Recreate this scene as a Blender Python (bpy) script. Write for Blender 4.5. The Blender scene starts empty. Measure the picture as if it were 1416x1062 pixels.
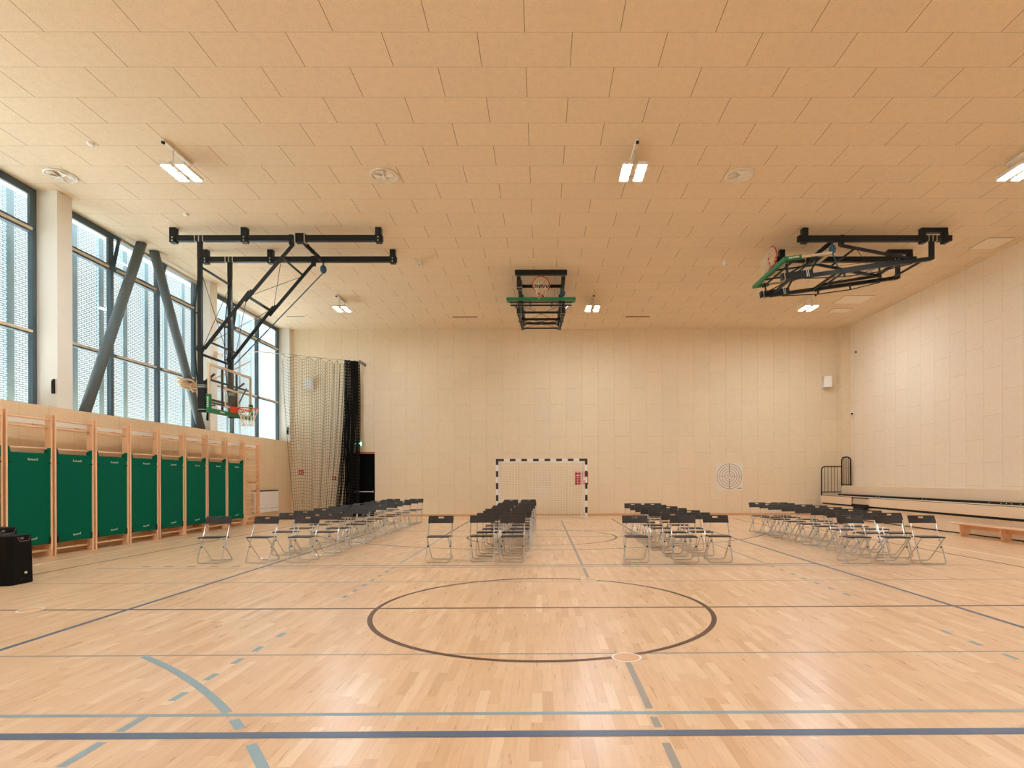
import bpy, math, random
from mathutils import Vector, Matrix
random.seed(11)
S = bpy.context.scene
COL = S.collection
PI = math.pi
CEIL, BACK, FRONT, LEFTW, RIGHTW, SILL = 7.0, 21.05, -8.95, -9.36, 11.43, 2.8

# ------------------------------------------------------------------ helpers
def lin(c):
    return tuple((v / 255 / 12.92) if v / 255 <= .04045 else ((v / 255 + .055) / 1.055) ** 2.4 for v in c)

class MB:
    """collects faces with material slots and links them as one mesh object"""
    def __init__(s): s.v = []; s.f = []; s.m = []; s.sm = []
    def quad(s, a, b, c, d, m=0):
        n = len(s.v); s.v += [tuple(a), tuple(b), tuple(c), tuple(d)]; s.f.append((n, n+1, n+2, n+3)); s.m.append(m); s.sm.append(False)
    def poly(s, pts, m=0):
        n = len(s.v); s.v += [tuple(p) for p in pts]; s.f.append(tuple(range(n, n+len(pts)))); s.m.append(m); s.sm.append(False)
    def hexa(s, p, m=0):
        n = len(s.v); s.v += [tuple(q) for q in p]
        for f in ((0,3,2,1),(4,5,6,7),(0,1,5,4),(1,2,6,5),(2,3,7,6),(3,0,4,7)):
            s.f.append(tuple(n+i for i in f)); s.m.append(m); s.sm.append(False)
    def box(s, x0, x1, y0, y1, z0, z1, m=0):
        s.hexa([(x0,y0,z0),(x1,y0,z0),(x1,y1,z0),(x0,y1,z0),(x0,y0,z1),(x1,y0,z1),(x1,y1,z1),(x0,y1,z1)], m)
    def cbox(s, x0, x1, y0, y1, z0, z1, c=.004, m=0):
        """box with chamfered edges"""
        P = []
        def ring(z, i): return [(x0+i, y0+c+ (0 if i==0 else 0), z)]
        a, b, d, e, f, g = x0, x1, y0, y1, z0, z1
        n = len(s.v)
        rings = []
        for z, i in ((f, c), (f+c, 0), (g-c, 0), (g, c)):
            r = [(a+i+c,d+i,z),(b-i-c,d+i,z),(b-i,d+i+c,z),(b-i,e-i-c,z),(b-i-c,e-i,z),(a+i+c,e-i,z),(a+i,e-i-c,z),(a+i,d+i+c,z)]
            rings.append([len(s.v)+k for k in range(8)]); s.v += r
        for k in range(3):
            for j in range(8):
                s.f.append((rings[k][j], rings[k][(j+1)%8], rings[k+1][(j+1)%8], rings[k+1][j])); s.m.append(m); s.sm.append(False)
        s.f.append(tuple(reversed(rings[0]))); s.m.append(m); s.sm.append(False)
        s.f.append(tuple(rings[3])); s.m.append(m); s.sm.append(False)
    def bar(s, a, b, w, h, up=(0,0,1), m=0):
        """rectangular bar from a to b; w across, h along the up direction"""
        a, b, up = Vector(a), Vector(b), Vector(up)
        d = (b-a).normalized()
        side = d.cross(up)
        if side.length < 1e-5: side = d.cross(Vector((1,0,0)))
        side.normalize(); u2 = side.cross(d).normalized()
        p = []
        for q in (a, b):
            p += [q - side*w/2 - u2*h/2, q + side*w/2 - u2*h/2, q + side*w/2 + u2*h/2, q - side*w/2 + u2*h/2]
        s.hexa(p, m)
    def tube(s, pts, r, n=8, m=0, closed=False, caps=True):
        pts = [Vector(p) for p in pts]; N = len(pts)
        ref = None; rings = []
        for i in range(N):
            if closed: d = pts[(i+1)%N] - pts[i-1]
            elif i == 0: d = pts[1]-pts[0]
            elif i == N-1: d = pts[-1]-pts[-2]
            else: d = (pts[i+1]-pts[i]).normalized() + (pts[i]-pts[i-1]).normalized()
            d.normalize()
            if ref is None:
                ref = Vector((0,0,1)) if abs(d.z) < .9 else Vector((1,0,0))
            x = d.cross(ref)
            if x.length < 1e-4: x = d.cross(Vector((0.3,1,.2)))
            x.normalize(); y = x.cross(d).normalized(); ref = y
            rr = r[i] if isinstance(r, (list, tuple)) else r
            base = len(s.v); rings.append(base)
            for k in range(n):
                a = 2*PI*k/n; s.v.append(tuple(pts[i] + x*math.cos(a)*rr + y*math.sin(a)*rr))
        M = N if closed else N-1
        for i in range(M):
            A, B = rings[i], rings[(i+1)%N]
            for k in range(n):
                s.f.append((A+k, A+(k+1)%n, B+(k+1)%n, B+k)); s.m.append(m); s.sm.append(n > 4)
        if caps and not closed:
            s.f.append(tuple(rings[0]+k for k in reversed(range(n)))); s.m.append(m); s.sm.append(False)
            s.f.append(tuple(rings[-1]+k for k in range(n))); s.m.append(m); s.sm.append(False)
    def thread(s, a, b, r, m=0): s.tube([a, b], r, 3, m, caps=False)
    def lathe(s, prof, c=(0,0,0), n=32, m=0, axis='z'):
        c = Vector(c); rings = []
        for (r, h) in prof:
            rings.append(len(s.v))
            for k in range(n):
                a = 2*PI*k/n; x, y = r*math.cos(a), r*math.sin(a)
                s.v.append(tuple(c + (Vector((x,y,h)) if axis == 'z' else Vector((h,x,y)) if axis == 'x' else Vector((y,h,x)))))
        for i in range(len(rings)-1):
            for k in range(n):
                s.f.append((rings[i]+k, rings[i]+(k+1)%n, rings[i+1]+(k+1)%n, rings[i+1]+k)); s.m.append(m); s.sm.append(True)
        s.f.append(tuple(rings[0]+k for k in reversed(range(n)))); s.m.append(m); s.sm.append(False)
        s.f.append(tuple(rings[-1]+k for k in range(n))); s.m.append(m); s.sm.append(False)
    def arc_strip(s, cx, cy, r0, r1, a0, a1, z, n=64, m=0):
        for i in range(n):
            a, b = a0+(a1-a0)*i/n, a0+(a1-a0)*(i+1)/n
            s.quad((cx+r0*math.cos(a),cy+r0*math.sin(a),z),(cx+r1*math.cos(a),cy+r1*math.sin(a),z),
                   (cx+r1*math.cos(b),cy+r1*math.sin(b),z),(cx+r0*math.cos(b),cy+r0*math.sin(b),z), m)
    def rect(s, x0, x1, y0, y1, z, m=0): s.quad((x0,y0,z),(x1,y0,z),(x1,y1,z),(x0,y1,z), m)
    def build(s, name, mat, parent=None):
        me = bpy.data.meshes.new(name); me.from_pydata(s.v, [], s.f); 
        for mm in (mat if isinstance(mat, (list, tuple)) else [mat]): me.materials.append(mm)
        me.polygons.foreach_set('material_index', s.m); me.polygons.foreach_set('use_smooth', s.sm)
        me.update()
        o = bpy.data.objects.new(name, me); COL.objects.link(o)
        if parent: o.parent = parent
        return o

def tag(o, label=None, cat=None, group=None, kind=None):
    if label: o['label'] = label
    if cat: o['category'] = cat
    if group: o['group'] = group
    if kind: o['kind'] = kind
    return o
def empty(name, loc, rz=0):
    o = bpy.data.objects.new(name, None); COL.objects.link(o); o.location = loc; o.rotation_euler = (0,0,rz)
    o.empty_display_size = .1
    return o
def struct(o, label, cat): return tag(o, label, cat, kind='structure')
def copy_tree(o, parent=None):
    c = o.copy(); COL.objects.link(c)
    if parent: c.parent = parent
    for ch in list(o.children): copy_tree(ch, c)
    return c

# ------------------------------------------------------------------ materials
class NT:
    def __init__(s, name):
        s.mat = bpy.data.materials.new(name); s.mat.use_nodes = True
        s.t = s.mat.node_tree; s.b = s.t.nodes['Principled BSDF']
    def n(s, typ, **kw):
        nd = s.t.nodes.new(typ)
        for k, v in kw.items(): setattr(nd, k, v)
        return nd
    def link(s, a, b): s.t.links.new(a, b)
    def math(s, op, a, b=None, c=None):
        nd = s.n('ShaderNodeMath', operation=op)
        for i, x in enumerate((a, b, c)):
            if x is None: continue
            if isinstance(x, (int, float)): nd.inputs[i].default_value = x
            else: s.link(x, nd.inputs[i])
        return nd.outputs[0]
    def mix(s, f, a, b, mode='MIX'):
        nd = s.n('ShaderNodeMix', data_type='RGBA', blend_type=mode)
        for i, x in ((0, f), (6, a), (7, b)):
            if isinstance(x, (int, float)): nd.inputs[i].default_value = x
            elif isinstance(x, tuple): nd.inputs[i].default_value = (*x[:3], 1)
            else: s.link(x, nd.inputs[i])
        return nd.outputs[2]
    def coords(s):
        tc = s.n('ShaderNodeTexCoord'); sp = s.n('ShaderNodeSeparateXYZ'); s.link(tc.outputs['Object'], sp.inputs[0])
        return tc.outputs['Object'], sp.outputs[0], sp.outputs[1], sp.outputs[2]
    def comb(s, x, y, z=0.0):
        nd = s.n('ShaderNodeCombineXYZ')
        for i, q in enumerate((x, y, z)):
            if isinstance(q, (int, float)): nd.inputs[i].default_value = q
            else: s.link(q, nd.inputs[i])
        return nd.outputs[0]
    def noise(s, vec, scale, detail=3, rough=.5):
        nd = s.n('ShaderNodeTexNoise'); nd.inputs['Scale'].default_value = scale; nd.inputs['Detail'].default_value = detail
        nd.inputs['Roughness'].default_value = rough; s.link(vec, nd.inputs['Vector']); return nd.outputs[0]
    def ramp(s, fac, stops):
        nd = s.n('ShaderNodeValToRGB'); e = nd.color_ramp.elements
        while len(e) < len(stops): e.new(.5)
        for i, (p, c) in enumerate(stops): e[i].position = p; e[i].color = (*c, 1)
        s.link(fac, nd.inputs[0]); return nd.outputs[0]

def simple(name, rgb, rough=.5, metal=0.0, var=.06, scale=12, spec=.5, coat=0):
    k = NT(name); vec, *_ = k.coords()
    c = lin(rgb); f = k.noise(vec, scale)
    k.link(k.mix(f, tuple(v*(1-var) for v in c), tuple(min(1, v*(1+var)) for v in c)), k.b.inputs['Base Color'])
    k.b.inputs['Roughness'].default_value = rough; k.b.inputs['Metallic'].default_value = metal
    k.b.inputs['Specular IOR Level'].default_value = spec
    if coat: k.b.inputs['Coat Weight'].default_value = coat
    return k.mat

def panel_mat(name, axes, off, rgb, joint=.0035, jd=.55, row=.0, sp_=.09):
    """fine wood-wool boards 1.2 x 0.6 in a half bond; axes = (long, short) coordinate indices"""
    k = NT(name); vec, x, y, z = k.coords(); ax = (x, y, z)
    u = k.math('ADD', ax[axes[0]], off[0]); v = k.math('ADD', ax[axes[1]], off[1])
    br = k.n('ShaderNodeTexBrick'); br.offset = .5; br.offset_frequency = 2; br.squash = 1
    for nm, val in (('Scale',1),('Mortar Size',joint),('Mortar Smooth',.1),('Bias',0),('Brick Width',1.2),('Row Height',.6)): br.inputs[nm].default_value = val
    br.inputs['Color1'].default_value = (.985,.985,.985,1); br.inputs['Color2'].default_value = (1.02,1.015,1.01,1); br.inputs['Mortar'].default_value = (jd,jd*.82,jd*.66,1)
    k.link(k.comb(u, v), br.inputs['Vector'])
    c = lin(rgb)
    sp = k.noise(vec, 55, 3, .65); st = k.noise(vec, 9, 3, .6); lg = k.noise(vec, .35, 2)
    f = k.math('ADD', k.math('MULTIPLY', sp, .75), k.math('MULTIPLY', st, .25))
    base = k.ramp(f, [(.3, tuple(q*(1-2*sp_) for q in c)), (.5, c), (.7, tuple(min(1, q*(1+sp_*1.3)) for q in c))])
    base = k.mix(k.math('MULTIPLY', lg, .15), base, tuple(q*.9 for q in c))
    fr = k.math('FRACT', k.math('DIVIDE', v, .6)); edge = k.math('LESS_THAN', k.math('MINIMUM', fr, k.math('SUBTRACT', 1.0, fr)), (joint+.0012)/.6)
    fac = k.math('SUBTRACT', 1.0, k.math('MULTIPLY', edge, row))
    k.link(k.mix(fac, base, k.mix(1.0, base, br.outputs['Color'], 'MULTIPLY')), k.b.inputs['Base Color'])
    k.b.inputs['Roughness'].default_value = .9; k.b.inputs['Specular IOR Level'].default_value = .15
    return k.mat

WALL = (230, 211, 181)
M = {}
M['ceil'] = panel_mat('wood_wool_ceiling', (0, 1), (1.394+120, -7.046+60), (233, 214, 186), .0045, .32, .55)
M['wall_b'] = panel_mat('wood_wool_wall_back', (2, 0), (-5.37+12, .27+60), WALL, .003, .72, 0, .055)
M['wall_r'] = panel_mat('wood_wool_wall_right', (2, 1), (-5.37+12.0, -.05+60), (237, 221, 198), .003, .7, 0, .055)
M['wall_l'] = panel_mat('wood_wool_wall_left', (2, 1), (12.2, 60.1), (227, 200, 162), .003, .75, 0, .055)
M['plaster'] = simple('cream_pier_paint', (232, 228, 217), .7, var=.02, scale=3)
M['black'] = simple('black_steel_paint', (22, 22, 22), .5, var=.1, spec=.25)
M['steel'] = simple('dark_grey_steel_paint', (34, 37, 38), .45, var=.08, spec=.25)
M['brace'] = simple('slate_grey_paint', (94, 106, 110), .5, var=.05)
M['frame'] = simple('anthracite_window_frame', (70, 88, 96), .45, var=.06)
M['beige_trim'] = simple('beige_window_trim', (214, 199, 172), .5, var=.04)
M['chrome'] = simple('bright_chair_tube', (204, 202, 198), .28, 1.0, var=.03)
M['alu'] = simple('brushed_aluminium', (205, 200, 190), .35, .8, var=.04)
M['plastic'] = simple('dark_brown_black_plastic', (44, 38, 33), .40, var=.05, spec=.35)
M['green'] = simple('dark_green_vinyl', (0, 94, 72), .75, var=.04, spec=.08)
M['pad_green'] = simple('bright_green_padding', (14, 122, 74), .5, var=.05)
M['beech'] = simple('pale_beech', (236, 194, 154), .4, var=.10, scale=5)
M['beech_red'] = simple('beech_side', (226, 172, 126), .45, var=.08, scale=6)
M['birch'] = simple('birch_ply', (232, 209, 180), .5, var=.03, scale=2)
M['white'] = simple('white_enamel', (236, 232, 226), .45, var=.02)
M['offwhite'] = simple('off_white_plastic', (232, 226, 214), .5, var=.03)
M['orange'] = simple('orange_rim_paint', (222, 74, 40), .4, var=.06)
M['redrim'] = simple('red_rim_paint', (196, 38, 34), .4, var=.06)
M['cord'] = simple('white_cord', (236, 226, 206), .8, var=.05)
M['netblack'] = simple('black_net_cord', (26, 23, 20), .9, var=.1, spec=.2)
M['netwhite'] = simple('white_net_cord', (246, 240, 230), .9, var=.05, spec=.2)
M['goalblack'] = simple('goal_black', (40, 30, 24), .4, var=.05)
M['red'] = simple('signal_red', (176, 30, 38), .5, var=.05)
M['blue'] = simple('slate_blue_webbing', (52, 92, 116), .6, var=.05)
M['paper'] = simple('white_paper', (228, 218, 204), .8, var=.02)
M['ink'] = simple('grey_ink', (142, 126, 112), .8, var=.03)
M['ink_dark'] = simple('dark_ink', (84, 72, 62), .8, var=.03)
M['pale'] = simple('pale_print', (226, 226, 206), .7, var=.03)
M['lintel'] = simple('brown_lintel', (168, 110, 76), .6, var=.06)
M['doorblack'] = simple('black_door', (7, 7, 8), .6, var=.1, spec=.08)
M['skirting'] = simple('oak_skirting', (214, 164, 116), .5, var=.08, scale=4)
M['slot'] = simple('brown_slot', (128, 100, 74), .7, var=.06)
M['panel'] = simple('pale_hatch', (243, 230, 212), .7, var=.03)
M['speaker'] = simple('speaker_black', (12, 11, 11), .6, var=.12, spec=.15)
M['grille'] = simple('speaker_grey', (120, 118, 114), .5, var=.06)
M['rope'] = simple('hemp_rope', (214, 184, 146), .9, var=.12, scale=40)
M['rad'] = simple('radiator_white', (233, 226, 220), .5, var=.02)
M['lineBlack'] = simple('court_line_brown_black', (94, 64, 46), .42, var=.08, scale=4)
M['lineBlue'] = simple('court_line_dark_blue', (84, 100, 124), .4, var=.07, scale=4)
M['lineSky'] = simple('court_line_light_blue', (140, 164, 172), .4, var=.06, scale=4)
M['lineGrey'] = simple('court_line_grey', (158, 150, 138), .42, var=.06, scale=4)
M['lineWhite'] = simple('court_line_white', (246, 238, 226), .42, var=.04, scale=4)
M['socket'] = simple('socket_wood', (222, 176, 132), .45, var=.06, scale=9)

def lit(name, rgb, s):
    k = NT(name); vec, *_ = k.coords(); f = k.noise(vec, 3)
    c = rgb if max(rgb) <= 2 else lin(rgb)
    k.link(k.mix(f, tuple(v*.98 for v in c), c), k.b.inputs['Emission Color']); k.b.inputs['Emission Strength'].default_value = s
    k.b.inputs['Base Color'].default_value = (*c, 1); return k.mat
LAMP = 205.0
M['lamp'] = lit('led_panel', (.88, 1.0, 1.10), LAMP)
M['exit_green'] = lit('exit_green', (0, 130, 84), .8)
M['exit_white'] = lit('exit_white', (235, 255, 240), 1.6)

def floor_mat():
    k = NT('oak_strip_parquet'); vec, x, y, z = k.coords()
    W, L = .068, .44
    row = k.math('FLOOR', k.math('DIVIDE', x, W))
    wn = k.n('ShaderNodeTexWhiteNoise', noise_dimensions='1D'); k.link(row, wn.inputs['W'])
    yy = k.math('DIVIDE', k.math('ADD', y, k.math('MULTIPLY', wn.outputs[0], 7.3)), L)
    idx = k.math('FLOOR', yy)
    w2 = k.n('ShaderNodeTexWhiteNoise', noise_dimensions='2D'); k.link(k.comb(row, idx), w2.inputs['Vector'])
    rnd = w2.outputs[0]
    # stretched grain, shifted per strip
    gv = k.comb(k.math('MULTIPLY', x, 34), k.math('MULTIPLY', y, 2.3), k.math('MULTIPLY', rnd, 37))
    g = k.noise(gv, 1.6, 5, .62)
    gv2 = k.comb(k.math('MULTIPLY', x, 120), k.math('MULTIPLY', y, 5), k.math('MULTIPLY', rnd, 91))
    g2 = k.noise(gv2, 1.5, 3, .6)
    base = k.ramp(rnd, [(0, lin((216,176,135))), (.12, lin((224,187,147))), (.55, lin((228,193,154))), (.88, lin((232,199,162))), (1, lin((239,211,177)))])
    dark = k.ramp(g, [(.32, (.90,.87,.83)), (.52, (1,1,1)), (.72, (1.04,1.035,1.03))])
    c = k.mix(.7, base, dark, 'MULTIPLY')
    c = k.mix(.35, c, k.ramp(g2, [(.32, (.90,.87,.83)), (.6, (1.02,1.02,1.02))]), 'MULTIPLY')
    fx = k.math('FRACT', k.math('DIVIDE', x, W)); fy = k.math('FRACT', yy)
    seam = k.math('MAXIMUM', k.math('LESS_THAN', fx, .02), k.math('LESS_THAN', fy, .004))
    c = k.mix(k.math('MULTIPLY', seam, .35), c, lin((150,104,66)))
    k.link(c, k.b.inputs['Base Color'])
    k.link(k.math('ADD', .24, k.math('MULTIPLY', g, .10)), k.b.inputs['Roughness'])
    k.b.inputs['Specular IOR Level'].default_value = .5
    return k.mat
M['floor'] = floor_mat()

def glass_mat(name, tint=(.97,.985,.98)):
    k = NT(name); t = k.t; out = t.nodes['Material Output']
    tr = k.n('ShaderNodeBsdfTransparent'); tr.inputs[0].default_value = (*tint, 1)
    gl = k.n('ShaderNodeBsdfGlossy'); gl.inputs['Roughness'].default_value = .02
    fr = k.n('ShaderNodeFresnel'); ge = k.n('ShaderNodeNewGeometry')
    k.link(k.math('SUBTRACT', 1.45, k.math('MULTIPLY', ge.outputs['Backfacing'], 1.45-1/1.45)), fr.inputs[0])
    mx = k.n('ShaderNodeMixShader')
    k.link(k.math('MULTIPLY', fr.outputs[0], .8), mx.inputs[0]); k.link(tr.outputs[0], mx.inputs[1]); k.link(gl.outputs[0], mx.inputs[2])
    k.link(mx.outputs[0], out.inputs[0]); return k.mat
M['glass'] = glass_mat('window_glass'); M['acrylic'] = glass_mat('backboard_glass', (.96,.98,.97))

def screen_mat():
    """galvanised sheet punched with staggered horizontal slots, solid at its ribs"""
    k = NT('perforated_metal_sheet'); t = k.t; out = t.nodes['Material Output']; vec, x, y, z = k.coords()
    rowh, wl = .045, .13
    r = k.math('DIVIDE', z, rowh); ri = k.math('FLOOR', r); rf = k.math('FRACT', r)
    ph = k.math('MULTIPLY', k.math('MODULO', k.math('ADD', ri, 1000), 2.0), .5)
    cf = k.math('FRACT', k.math('ADD', k.math('DIVIDE', y, wl), ph))
    hole = k.math('MULTIPLY', k.math('LESS_THAN', k.math('ABSOLUTE', k.math('SUBTRACT', rf, .5)), .33), k.math('LESS_THAN', k.math('ABSOLUTE', k.math('SUBTRACT', cf, .5)), .44))
    per = k.math('FRACT', k.math('DIVIDE', k.math('ADD', y, 100.29), .78))
    solid = k.math('LESS_THAN', per, .29)
    hole = k.math('MULTIPLY', hole, k.math('SUBTRACT', 1.0, solid))
    tr = k.n('ShaderNodeBsdfTransparent'); mx = k.n('ShaderNodeMixShader')
    k.link(hole, mx.inputs[0]); k.link(k.b.outputs[0], mx.inputs[1]); k.link(tr.outputs[0], mx.inputs[2]); k.link(mx.outputs[0], out.inputs[0])
    k.b.inputs['Base Color'].default_value = (*lin((150,174,188)), 1); k.b.inputs['Roughness'].default_value = .6; k.b.inputs['Metallic'].default_value = .1
    return k.mat
M['screen'] = screen_mat()

# ------------------------------------------------------------------ world, camera
w = bpy.data.worlds.new('overcast_sky_and_fill'); S.world = w; w.use_nodes = True
bg = w.node_tree.nodes['Background']
# overcast sky, dim at horizon, bright overhead; lower half is added ceiling fill
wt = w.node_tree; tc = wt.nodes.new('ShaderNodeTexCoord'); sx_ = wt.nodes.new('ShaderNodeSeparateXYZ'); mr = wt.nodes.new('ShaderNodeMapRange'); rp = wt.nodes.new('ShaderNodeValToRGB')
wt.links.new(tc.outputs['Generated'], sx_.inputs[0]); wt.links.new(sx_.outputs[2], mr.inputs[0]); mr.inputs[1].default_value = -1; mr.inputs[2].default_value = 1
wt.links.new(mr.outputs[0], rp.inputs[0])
LOWER_FILL, HORIZON, ZENITH = 5.4, .88, 3.6
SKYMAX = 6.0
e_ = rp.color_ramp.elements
for i, (p, v, c) in enumerate(((.0, LOWER_FILL, (.90,1,1.0)), (.47, LOWER_FILL, (.90,1,1.0)), (.5, HORIZON, (.88,.97,1)), (.73, HORIZON, (.88,.97,1)), (.86, ZENITH, (.86,.96,1)))):
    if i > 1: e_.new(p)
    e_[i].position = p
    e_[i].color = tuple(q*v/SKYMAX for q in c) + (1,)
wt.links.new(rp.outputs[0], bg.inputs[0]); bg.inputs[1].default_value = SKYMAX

cam = bpy.data.cameras.new('camera'); co = bpy.data.objects.new('camera', cam); COL.objects.link(co)
F = 776.0
cam.sensor_fit = 'HORIZONTAL'; cam.sensor_width = 36; cam.lens = F/1416*36
cam.shift_x = -(753-708)/1416; cam.shift_y = (662-531)/1416
R = Matrix.Rotation(math.radians(-.29), 4, 'Z') @ Matrix.Rotation(PI/2, 4, 'X') @ Matrix.Rotation(math.radians(-.2), 4, 'Z')
co.matrix_world = Matrix.Translation((0, 0, 1.392)) @ R
cam.clip_end = 200
S.camera = co
S.view_settings.view_transform = 'Standard'; S.view_settings.look = 'None'; S.view_settings.gamma = 1
S.view_settings.use_curve_mapping = False; S.view_settings.exposure = 0.61
S.cycles.use_denoising = True; S.cycles.denoising_input_passes = 'RGB_ALBEDO_NORMAL'; S.cycles.denoising_prefilter = 'ACCURATE'
try: S.cycles.denoiser = 'OPENIMAGEDENOISE'
except Exception: pass
S.cycles.max_bounces = 10; S.cycles.diffuse_bounces = 6; S.cycles.glossy_bounces = 4; S.cycles.transparent_max_bounces = 16
S.cycles.caustics_reflective = False; S.cycles.caustics_refractive = False; S.cycles.sample_clamp_indirect = 8

pl = bpy.data.lights.new('window_portal', 'AREA'); pl.shape = 'RECTANGLE'; pl.size = 4.2; pl.size_y = 29.9
pl.cycles.is_portal = True
po = bpy.data.objects.new('window_portal', pl); COL.objects.link(po); po.location = (-10.05, 6.05, 4.9); po.rotation_euler = (0, -PI/2, 0)

# ------------------------------------------------------------------ setting
m = MB()
m.box(-9.8, 11.8, -9.4, 21.5, -.15, 0, 0)
Z1, Z2, Z3 = .0006, .0011, .0016
BK, BL, SK, GR, WH = 1, 2, 3, 4, 5
# basketball lines (brown-black)
m.rect(-7.5, 7.42, 6.03, 6.075, Z2, BK)
m.arc_strip(0, 6.05, 1.75, 1.80, 0, 2*PI, Z3, 128, BK)
m.rect(-7.54, -7.49, FRONT+1, 19.3, Z1, BK); m.rect(7.40, 7.45, FRONT+1, 19.3, Z1, BK); m.rect(-7.54, 7.45, 19.28, 19.33, Z1, BK)
for sx in (-1, 1):
    m.rect(sx*2.40-.025, sx*2.40+.025, 13.5, 19.3, Z1, BK)
    m.rect(sx*6.6-.025, sx*6.6+.025, 16.29, 19.3, Z1, BK)
m.rect(-2.42, 2.42, 13.48, 13.53, Z1, BK)
m.arc_strip(0, 13.5, 1.75, 1.80, 0, 2*PI, Z1, 96, BK)
a0 = math.acos(6.6/6.75)
m.arc_strip(0, 17.7, 6.70, 6.75, PI+a0, 2*PI-a0, Z2, 128, BK)
# volleyball (dark blue)
for sx in (-1, 1): m.rect(sx*4.45-.027, sx*4.45+.027, -2.95, 15.05, Z3, BL)
m.rect(-4.45, 4.45, 3.025, 3.10, Z3, BL); m.rect(-4.45, 4.45, 9.02, 9.075, Z3, BL); m.rect(-4.45, 4.45, 15.02, 15.075, Z3, BL)
for sx in (-1, 1):
    for k in range(5):
        x = sx*(4.85+.36*k+.07); m.rect(x-.07, x+.07, 9.03, 9.07, Z1, BK if sx < 0 else BL); m.rect(x-.07, x+.07, 3.03, 3.08, Z1, BL)
# light blue and grey cross lines
m.rect(-7.0, 7.0, 3.31, 3.35, Z2, SK); m.rect(-7.0, 7.0, 8.84, 8.88, Z2, GR)
m.rect(-6.9, 6.9, 4.45, 4.478, Z1, GR); m.rect(-6.9, 6.9, 7.60, 7.628, Z1, GR)
dash = [(2.735,2.993),(3.116,3.304),(3.547,3.691),(3.907,4.042),(4.256,4.384),(4.558,4.695),(4.973,5.113)]
y = 6.6
while y < 9.1: dash.append((y, y+.14)); y += .36
for (a, b) in dash: m.rect(-2.365, -2.315, a, b, Z2, SK)
m.rect(-2.365, -2.315, 2.0, 2.62, Z2, SK)
dr = [(5.089,4.96),(4.75,4.619),(4.405,4.263),(4.05,3.91)]
y = 6.6
while y < 9.0: dr.append((y+.14, y)); y += .36
for (a, b) in dr: m.rect(3.605, 3.65, b, a, Z2, SK)
m.rect(-2.365, -2.33, 9.3, 13.4, Z2, SK); m.rect(3.62, 3.655, 9.2, 15.0, Z2, GR)
for (a, b) in ((1.2,2.95),(3.13,3.27),(3.39,4.27),(7.86,8.78),(8.92,9.0),(9.1,18.6)): m.rect(.625, .670, a, b, Z2, GR)
ac = (-7.104, -1.4645); ar = 7.112
def ang(px, py): return math.atan2(py-ac[1], px-ac[0])
for (p, q) in (((-3.14,4.45),(-1.87,3.37)), ((-1.78,3.27),(-1.67,3.16)), ((-1.53,2.96),(-.3,.6))):
    m.arc_strip(ac[0], ac[1], ar-.027, ar+.027, ang(*p), ang(*q), Z3, 32, SK)
# white futsal touchlines
m.rect(-8.38, -8.32, FRONT+1, 19.6, Z1, WH); m.rect(8.07, 8.13, FRONT+1, 19.6, Z1, WH)
floor = m.build('floor', [M['floor'], M['lineBlack'], M['lineBlue'], M['lineSky'], M['lineGrey'], M['lineWhite']])
struct(floor, 'oak strip sports floor with coloured court lines', 'floor')

m = MB(); m.box(-10.2, 11.8, -9.4, 21.5, CEIL, CEIL+.2)
struct(m.build('ceiling', M['ceil']), 'flat ceiling of tan wood-wool boards', 'ceiling')
DX0, DX1, DZ = -7.28, -6.25, 2.42
m = MB(); m.box(-9.9, DX0, BACK, BACK+.3, 0, CEIL); m.box(DX1, 11.8, BACK, BACK+.3, 0, CEIL); m.box(DX0, DX1, BACK, BACK+.3, DZ, CEIL)
struct(m.build('wall_back', M['wall_b']), 'far end wall of beige wood-wool boards', 'wall')
m = MB(); m.box(RIGHTW, RIGHTW+.3, FRONT, BACK, 0, CEIL)
struct(m.build('wall_right', M['wall_r']), 'long beige board wall above the bleacher', 'wall')
m = MB(); m.box(-9.9, RIGHTW+.3, FRONT-.3, FRONT, 0, CEIL)
struct(m.build('wall_front', M['wall_b']), 'end wall opposite the goal', 'wall')
m = MB(); m.box(-9.9, LEFTW, FRONT, BACK, 0, SILL)
struct(m.build('wall_left', M['wall_l']), 'low board wall under the big windows', 'wall')
m = MB(); m.box(-9.0, DX0-.02, BACK-.018, BACK, 0, .075); m.box(DX1+.02, 11.07, BACK-.018, BACK, 0, .075)
struct(m.build('baseboard_back', M['skirting']), 'oak skirting along the far end wall', 'baseboard')
m = MB(); m.box(LEFTW, LEFTW+.018, FRONT, BACK-.02, 0, .075)
struct(m.build('baseboard_left', M['skirting']), 'oak skirting behind the wall bars', 'baseboard')
m = MB(); m.box(11.08, RIGHTW, 20.7, BACK, 0, CEIL)
struct(m.build('column', M['wall_b']), 'boarded corner casing behind the bleacher', 'column')

pier_y = [-9.1+5*k for k in range(7)]        # near faces at -9.1 ... 20.9
pier_y = [y for y in (-4.1, .9, 5.9, 10.9, 15.9, 20.9)]
plab = {10.9: 'cream window pier with a dark cleat, left of the leaning steel struts', 15.9: 'cream window pier behind the lowered backboard', 20.9: 'cream corner pier behind the black net'}
for y in pier_y:
    m = MB(); m.box(-9.9, LEFTW+.005, y, min(y+.35, BACK), SILL, CEIL)
    o = m.build('column', M['plaster']); struct(o, plab.get(y, 'cream pier between two large windows'), 'column')

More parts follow.
